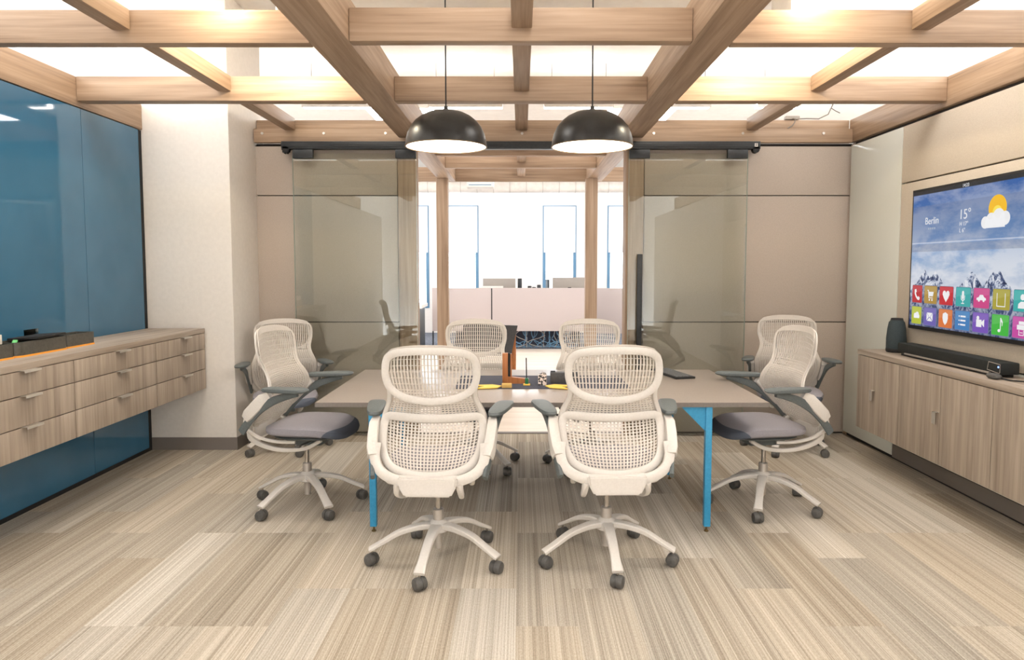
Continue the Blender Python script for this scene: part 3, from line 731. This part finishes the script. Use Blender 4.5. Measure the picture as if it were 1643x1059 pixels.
def sym(half, z_first=True):
    """half loop points (x>=0) from top centre to bottom centre -> closed loop"""
    return half + [(-x, z) for x, z in half[::-1] if x > 1e-6]
def catmull(p, n=4, closed=False):
    out = []; L = len(p)
    for i in range(L if closed else L-1):
        a, b_, c, d = (p[(i-1) % L] if closed else p[max(i-1,0)]), p[i], p[(i+1) % L], (p[(i+2) % L] if closed else p[min(i+2, L-1)])
        for k in range(n):
            t = k/n; out.append(tuple(.5*((2*b_[q])+(-a[q]+c[q])*t+(2*a[q]-5*b_[q]+4*c[q]-d[q])*t*t+(-a[q]+3*b_[q]-3*c[q]+d[q])*t**3) for q in range(len(b_))))
    if not closed: out.append(p[-1])
    return out
CM = {}
CM['net'] = lattice_mesh()
up = catmull(sym([(0,1.072),(.10,1.068),(.163,1.057),(.199,1.030),(.210,.985),(.208,.935),(.184,.884),(.115,.845),(0,.830)]), 3, True)
lo = catmull(sym([(0,.748),(.10,.750),(.185,.753),(.221,.743),(.235,.705),(.232,.640),(.215,.585),(.175,.542),(.10,.518),(0,.510)]), 3, True)
b = MB()
b.sweep([back_pt(x, z, -.014) for x, z in up], (.036, .014), (0,1,0), 10, .7, True)
b.sweep([back_pt(x, z, -.014) for x, z in lo], (.040, .015), (0,1,0), 10, .7, True)
for s in (-1, 1): b.sweep([back_pt(s*(wprof(z)-.012), z, -.010) for z in [.70+.02*i for i in range(13)]], (.022, .016), (0,1,0), 8, .7)
CM['back_frame'] = b.mesh('back_frame', M_PLAST)
b = MB(); b.prism([(-.135,.512),(.135,.512),(.130,.47),(.105,.424),(-.105,.424),(-.130,.47)], -.322, -.262, 'xz')
bmesh.ops.bevel(b.bm, geom=b.bm.edges[:], offset=.008, segments=2, affect='EDGES')
CM['back_cover'] = b.mesh('back_cover', M_PLAST)
# yoke: loop round the rear and two rails under the seat
b = MB()
half = [(.250,-.215,.645),(.252,-.240,.590),(.232,-.262,.540),(.186,-.280,.507),(.12,-.290,.490),(0,-.293,.486)]
loop = catmull(half + [(-x, y, z) for x, y, z in half[-2::-1]], 4)
b.sweep(loop, (.048, .024), (0,1,0), 10, .6)
for s in (-1, 1):
    b.sweep(catmull([(s*.14,-.292,.475),(s*.145,-.275,.435),(s*.14,-.20,.395),(s*.125,-.09,.370),(s*.10,.04,.378),(s*.11,.14,.430)], 4), [(.030-.0004*i, .036-.0007*i) for i in range(21)], (0,0,1), 10, .7)
    b.sweep(catmull([(s*.20,-.27,.50),(s*.19,-.20,.455),(s*.17,-.10,.43),(s*.15,.0,.425)], 4), (.022,.02), (0,0,1), 8, .7)
CM['yoke'] = b.mesh('yoke', M_PLAST)
# seat: cushion with waterfall front, front tip darkened in M_SEAT for table shadow and dark-blue edge
def seat_fn(p):
    x, y, z = p; f = max(0, (y-.06)/.19); p[2] = z - .035*f*f + .012*abs(x/.25)**2; p[0] = x*(1-.06*f); return p
b = MB(); b.sell((0,.05,.492), .245, .245, .040, .55, .6, 56, 12, seat_fn)
me = b.mesh('seat', M_SEAT)
for p in me.polygons:
    pass
CM['seat'] = me
b = MB(); b.sell((0,.04,.452), .19, .20, .014, .6, .6, 40, 6); b.box(-.07,.07,-.10,.12,.385,.445,bev=.012)
CM['seat_pan'] = b.mesh('seat_pan', M_PAD)
b = MB(); b.tube([(.06,.06,.415),(.17,.06,.42),(.235,.06,.425)], .006, 8); b.box(.225,.255,.045,.075,.418,.432,bev=.004)
CM['lever'] = b.mesh('lever', M_CAST)
for s, nm in ((-1, 'L'), (1, 'R')):
    def pad_fn(p, s=s):
        x, y, z = p; t = (y+.15)/.30; p[0] = x*(.72+.4*t-.10*t*t)+s*(.05*t); p[2] = z+.008*t; return p
    b = MB(); b.sell((s*.282,.02,.757), .050, .15, .016, .6, .6, 36, 8, pad_fn)
    CM['pad'+nm] = b.mesh('arm_pad', M_PAD)
    b = MB(); b.sweep(catmull([(s*.318,.10,.742),(s*.305,.03,.726),(s*.292,-.06,.694),(s*.283,-.14,.645),(s*.270,-.215,.575),(s*.255,-.275,.50)], 4), [(.022,.030+.0022*min(i,9)) for i in range(21)], (0,0,1), 10, .7)
    CM['arm'+nm] = b.mesh('arm_support', M_PAD)
    b = MB(); b.sweep([(s*.276,-.085,.728),(s*.278,-.125,.704),(s*.276,-.165,.660),(s*.270,-.215,.610),(s*.264,-.235,.585)], [(.040,.040),(.048,.062),(.050,.070),(.050,.070),(.044,.056)], (0,0,1), 12, .35)
    CM['cov'+nm] = b.mesh('arm_cover', M_PLAST)
# base
b = MB(); b.lathe([(.020,.068),(.020,.205),(.027,.207),(.027,.262),(.022,.266)], n=24)
CM['column'] = b.mesh('gas_column', M_SATIN)
CM['piston'] = MB().lathe([(.0135,.262),(.0135,.395)], n=20).mesh('piston', M_CHROME)
CM['hub'] = MB().lathe([(.040,.150),(.052,.158),(.050,.19),(.036,.206),(.028,.212)], n=28).mesh('base_hub', M_PLAST)
b = MB(); pts = catmull([(.03,0,.182),(.10,0,.178),(.19,0,.155),(.27,0,.112),(.335,0,.078)], 4)
b.sweep(pts, [(.060-.016*math.sin(PI*i/16*.75)+.004*(i>13), .034-.016*i/16) for i in range(len(pts))], (0,0,1), 12, .5)
CM['leg'] = b.mesh('base_leg', M_PLAST)
b = MB()
for s in (-1, 1): b.lathe([(.016,s*.030),(.026,s*.027),(.0305,s*.018),(.0305,s*.004),(.028,s*.003)], (0,0,.0305), 20, 'y')
b.lathe([(.0275,-.004),(.0275,.004)], (0,0,.031), 20, 'y')
CM['caster'] = b.mesh('caster', M_CAST)
CM['stem'] = MB().tube([(0,0,.045),(0,0,.085)], .006, 8).mesh('stem', M_CHROME)

def chair(x, y, rz, base, label, seed, dz=0., arm=0.):
    def link(name, me, parent=None, loc=None, rz=None, label=None):
        up_ = parent is t and name in ('seat', 'seat_pan', 'lever', 'backrest', 'yoke', 'back_cover', 'armrest')
        return globals()['link'](name, me, parent, (0, 0, dz + (arm if name == 'armrest' else 0)) if up_ else loc, rz, label)
    rnd = random.Random(seed)
    t = thing('task_chair', label, 'chair', (x, y, 0), rz, 'white net-backed task chairs')
    link('seat', CM['seat'], t); link('seat_pan', CM['seat_pan'], t, label='dark grey pan under the seat'); link('lever', CM['lever'], t)
    bk = link('backrest', CM['net'], t, label='pale slotted net back'); link('back_frame', CM['back_frame'], bk)
    link('yoke', CM['yoke'], t); link('back_cover', CM['back_cover'], t)
    for s in 'LR':
        a = link('armrest', CM['arm'+s], t, label='grey arm support'); link('arm_pad', CM['pad'+s], a, label='dark grey arm pad'); link('arm_cover', CM['cov'+s], a, label='warm white arm cover')
    link('gas_column', CM['column'], t); link('piston', CM['piston'], t); link('base_hub', CM['hub'], t)
    for k in range(5):
        a = base-rz+2*PI*k/5
        lg = link('base_leg', CM['leg'], t, rz=a)
        c = link('caster', CM['caster'], lg, loc=(.325, 0, 0), rz=rnd.uniform(0, PI)); link('caster_stem', CM['stem'], lg, loc=(.325, 0, 0))
    return t
chair(-.407, 3.385, R(-2), .794, 'white task chair in front, left of the two with backs to the camera', 1)
chair(.425, 3.412, R(2), -.277, 'white task chair in front, right of the two with backs to the camera', 2)
chair(-1.302, 4.203, R(-98), .334, 'white task chair at the left end of the table, seen side on', 3)
chair(1.475, 4.197, R(98), .537, 'white task chair at the right end of the table, seen side on', 4)
chair(-.33, 5.03, R(181), .50, 'white task chair behind the table, left of the two facing the camera', 5, -.035, -.075)
chair(.51, 5.04, R(179), -.9, 'white task chair behind the table, right of the two facing the camera', 6, -.035, -.075)
chair(-1.88, 5.545, R(200), -.95, 'white task chair in the back left corner beside the white column', 7, -.07)
chair(2.13, 5.535, R(166), -.93, 'white task chair in the back right corner by the fabric wall', 8, -.04)

# ------------------------------------------------------------------ beyond the doors
t = thing('desk_screen', 'long pale desk partition seen through the doorway', 'partition', (0, 12.5, 0))
for x0, x1 in ((-1.58, -.53), (-.51, 1.17)):
    MB().box(x0, x1, -.02, .02, .31, 1.08, bev=.004).build('screen_panel', M_PARTN, t)
MB().box(1.172, 1.19, -.03, .03, 0, 1.085).build('end_post', M_CEIL, t, False)
MB().box(-.529, -.511, -.018, .018, 0.0, 1.075).build('joint_post', M_BLACKM, t, False)
MB().box(-1.58, -1.56, -.018, .018, 0.0, .31).build('foot_post', M_BLACKM, t, False)
t = thing('desk_screen', 'second pale partition standing farther right, behind the timber post', 'partition', (0, 13.2, 0))
MB().box(1.30, 2.9, -.02, .02, .2, 1.055, bev=.004).build('screen_panel', M_PARTN, t); MB().box(1.3,1.33,-.02,.02,0,.2).build('foot_post', M_BLACKM, t, False); MB().box(2.87,2.9,-.02,.02,0,.2).build('foot_post', M_BLACKM, t, False)
t = thing('office_desk', 'white office desk behind the pale partition', 'desk', (-.2, 13.06, 0))
MB().box(-1.3, 1.3, -.38, .38, .70, .73, bev=.003).build('desktop', M_WHITE, t)
for sx in (-1, 1):
    for sy in (-1, 1): MB().box(sx*1.25-.02, sx*1.25+.02, sy*.33-.02, sy*.33+.02, 0, .70).build('leg', M_BLACK, t, False)
MB().box(-1.0, 1.2, -.26, -.24, .02, .69).build('modesty_panel', M_MAT, t, False)
def monitor(x, y, w, h, z, label, m=M_GREY, rz=0):
    t = thing('monitor', label, 'monitor', (x, y, .73), rz)
    MB().box(-w/2, w/2, -.012, .012, z-.73, z-.73+h, bev=.004).build('back_shell', m, t)
    MB().box(-w/2+.01, w/2-.01, .012, .014, z-.72, z-.74+h).build('screen', M_BLACKM, t, False)
    MB().box(-.03, .03, -.04, -.012, .03, z-.73+h*.5).build('stand', M_BLACKM, t, False)
    MB().box(-.12, .12, -.10, .08, 0, .012).build('foot', M_BLACKM, t, False)
monitor(-.40, 13.0, .60, .36, .88, 'grey monitor seen from behind, left above the partition')
monitor(.90, 13.0, .64, .36, .90, 'grey monitor seen from behind, right above the partition')
monitor(-.02, 13.05, .12, .38, .86, 'narrow dark monitor turned edge on beside the left one', M_BLACK, R(60))
monitor(.50, 13.1, .14, .34, .88, 'dark monitor edge between the two grey monitors', M_BLACK, R(-70))
t = thing('white_folder', 'white folder leaning on the partition top at left', 'folder', (-.48, 12.70, .73))
MB().box(-.22,.16,-.01,.01,.0,.38,bev=.003).build('cover', M_WHITE, t)
for i, (x, z) in enumerate(((.16,.42), (.24,.40), (.33,.44))):
    o = MB().lathe([(.035,0),(.04,.01),(.036,z-.05),(.03,z-.04)], n=16).build('desk_pot', M_BLACK, None, loc=(x, 12.78, .73)); tag(o, ['small dark pot left among items behind the partition','small dark pot in the middle behind the partition','taller dark pot right among items behind the partition'][i], 'pot')
# dark cabling under the desk
t = thing('cable_bundle', 'tangle of dark cables hanging below the desk', 'cables', (0, 12.60, 0))
b = MB(); rnd = random.Random(4)
for i in range(26):
    x = -.45+i*.055+rnd.uniform(-.03,.03); d = rnd.uniform(-.14,.14)
    b.tube(catmull([(x,0,.33+rnd.uniform(0,.2)),(x+d*.3,-.01,.25),(x+d,.01,.15),(x-d,0,.05),(x+d*.5,-.04,.010)], 3), rnd.uniform(.004,.010), 6)
b.build('cable', M_FRAME, t)
b = MB()
for i in range(9):
    x = -.3+i*.15+rnd.uniform(-.05,.05); d = rnd.uniform(-.16,.16)
    b.tube(catmull([(x,-.01,.34),(x+d,-.02,.22),(x-d,.0,.10),(x+d*.6,-.05,.012)], 3), .006, 6)
b.build('pale_cable', M_GREY, t)
t = thing('side_desk', 'white desk with dark drawers at the left of the doorway view', 'desk', (-2.25, 12.4, 0))
MB().box(-.75,.55,-.4,.4,.74,.80,bev=.004).build('desktop', M_WHITE, t)
MB().box(-.70,.50,-.36,.36,0,.739).build('cabinet', M_BLACK, t, False)
b = MB()
for i in range(5): b.box(-.1+i*.13, -.09+i*.13, -.365, -.36, .05, .7)
b.build('cabinet_rib', M_FRAME, t, False)
t = thing('desk_phone', 'small dark blue phone on the side desk', 'phone', (-1.95, 12.2, .80))
MB().box(-.10,.10,-.08,.08,0,.05,bev=.015).build('phone_body', M_FRAME, t); MB().sweep(catmull([(-.09,-.03,.06),(-.05,-.03,.11),(.05,-.03,.11),(.09,-.03,.06)],3), (.03,.03), (0,0,1), 8).build('handset', M_FRAME, t)
# director chair with dark sling back
t = thing('sling_chair', 'dark sling-back chair with an orange wooden frame beyond the doorway', 'chair', (-.28, 8.0, 0))
for x in (-.33, .20):
    b = MB(); b.sweep([(x, .22, 0), (x, -.16, .55), (x, -.20, .72)], (.03,.05), (1,0,0), 8, .6); b.sweep([(x,-.22,0),(x,.2,.50)], (.03,.05), (1,0,0), 8, .6); b.build('wooden_frame', M_OAK, t)
b = MB(); b.sweep([(-.32,-.12,.50),(-.07,-.12,.47),(.19,-.12,.50)], (.03,.03), (0,0,1), 8); b.sweep([(-.32,.18,.45),(-.07,.18,.45),(.19,.18,.45)], (.03,.03), (0,0,1), 8); b.build('cross_bar', M_OAK, t)
b = MB(); b.prism([(-.36,.50),(.17,.46),(.245,.80),(-.36,.82)], -.22, -.19, 'xz'); b.build('sling_back', M_DARK, t, False)
MB().box(-.31,.18,-.14,.19,.455,.475,bev=.005).build('sling_seat', M_DARK, t)
# ducts near the far ceiling
t = thing('air_duct', 'pale round ventilation duct running across the far room', 'duct', (0, 13.0, 2.93))
MB().lathe([(.115,-6),(.115,6)], (0,0,0), 28, 'x').build('duct_body', M_DUCT, t)
b = MB()
for i in range(30): b.lathe([(.12,-.008),(.12,.008)], (-4.4+i*.3,0,0), 24, 'x')
b.build('duct_seam', M_SATIN, t)
for x in (-3, 0.9, 3): MB().tube([(x,0,.11),(x,0,.62)], .006, 6).build('hanger_rod', M_WIRE, t)
t = thing('air_unit', 'white air outlet box with slotted grille hanging before the duct', 'vent', (-.72, 12.6, 2.86))
MB().box(-.235,.235,-.12,.22,0,.19,bev=.006).build('casing', M_CEIL, t)
b = MB()
for i in range(16): b.box(-.19+i*.024, -.178+i*.024, -.124, -.12, .12, .15)
b.build('slot', M_BLACKM, t, False); MB().box(-.2,.2,-.124,-.12,.03,.045).build('blue_slot', M_FRAME, t, False)
for x in (-.18, .18): MB().tube([(x,.05,.19),(x,.05,.69)], .005, 6).build('hanger_rod', M_WIRE, t)
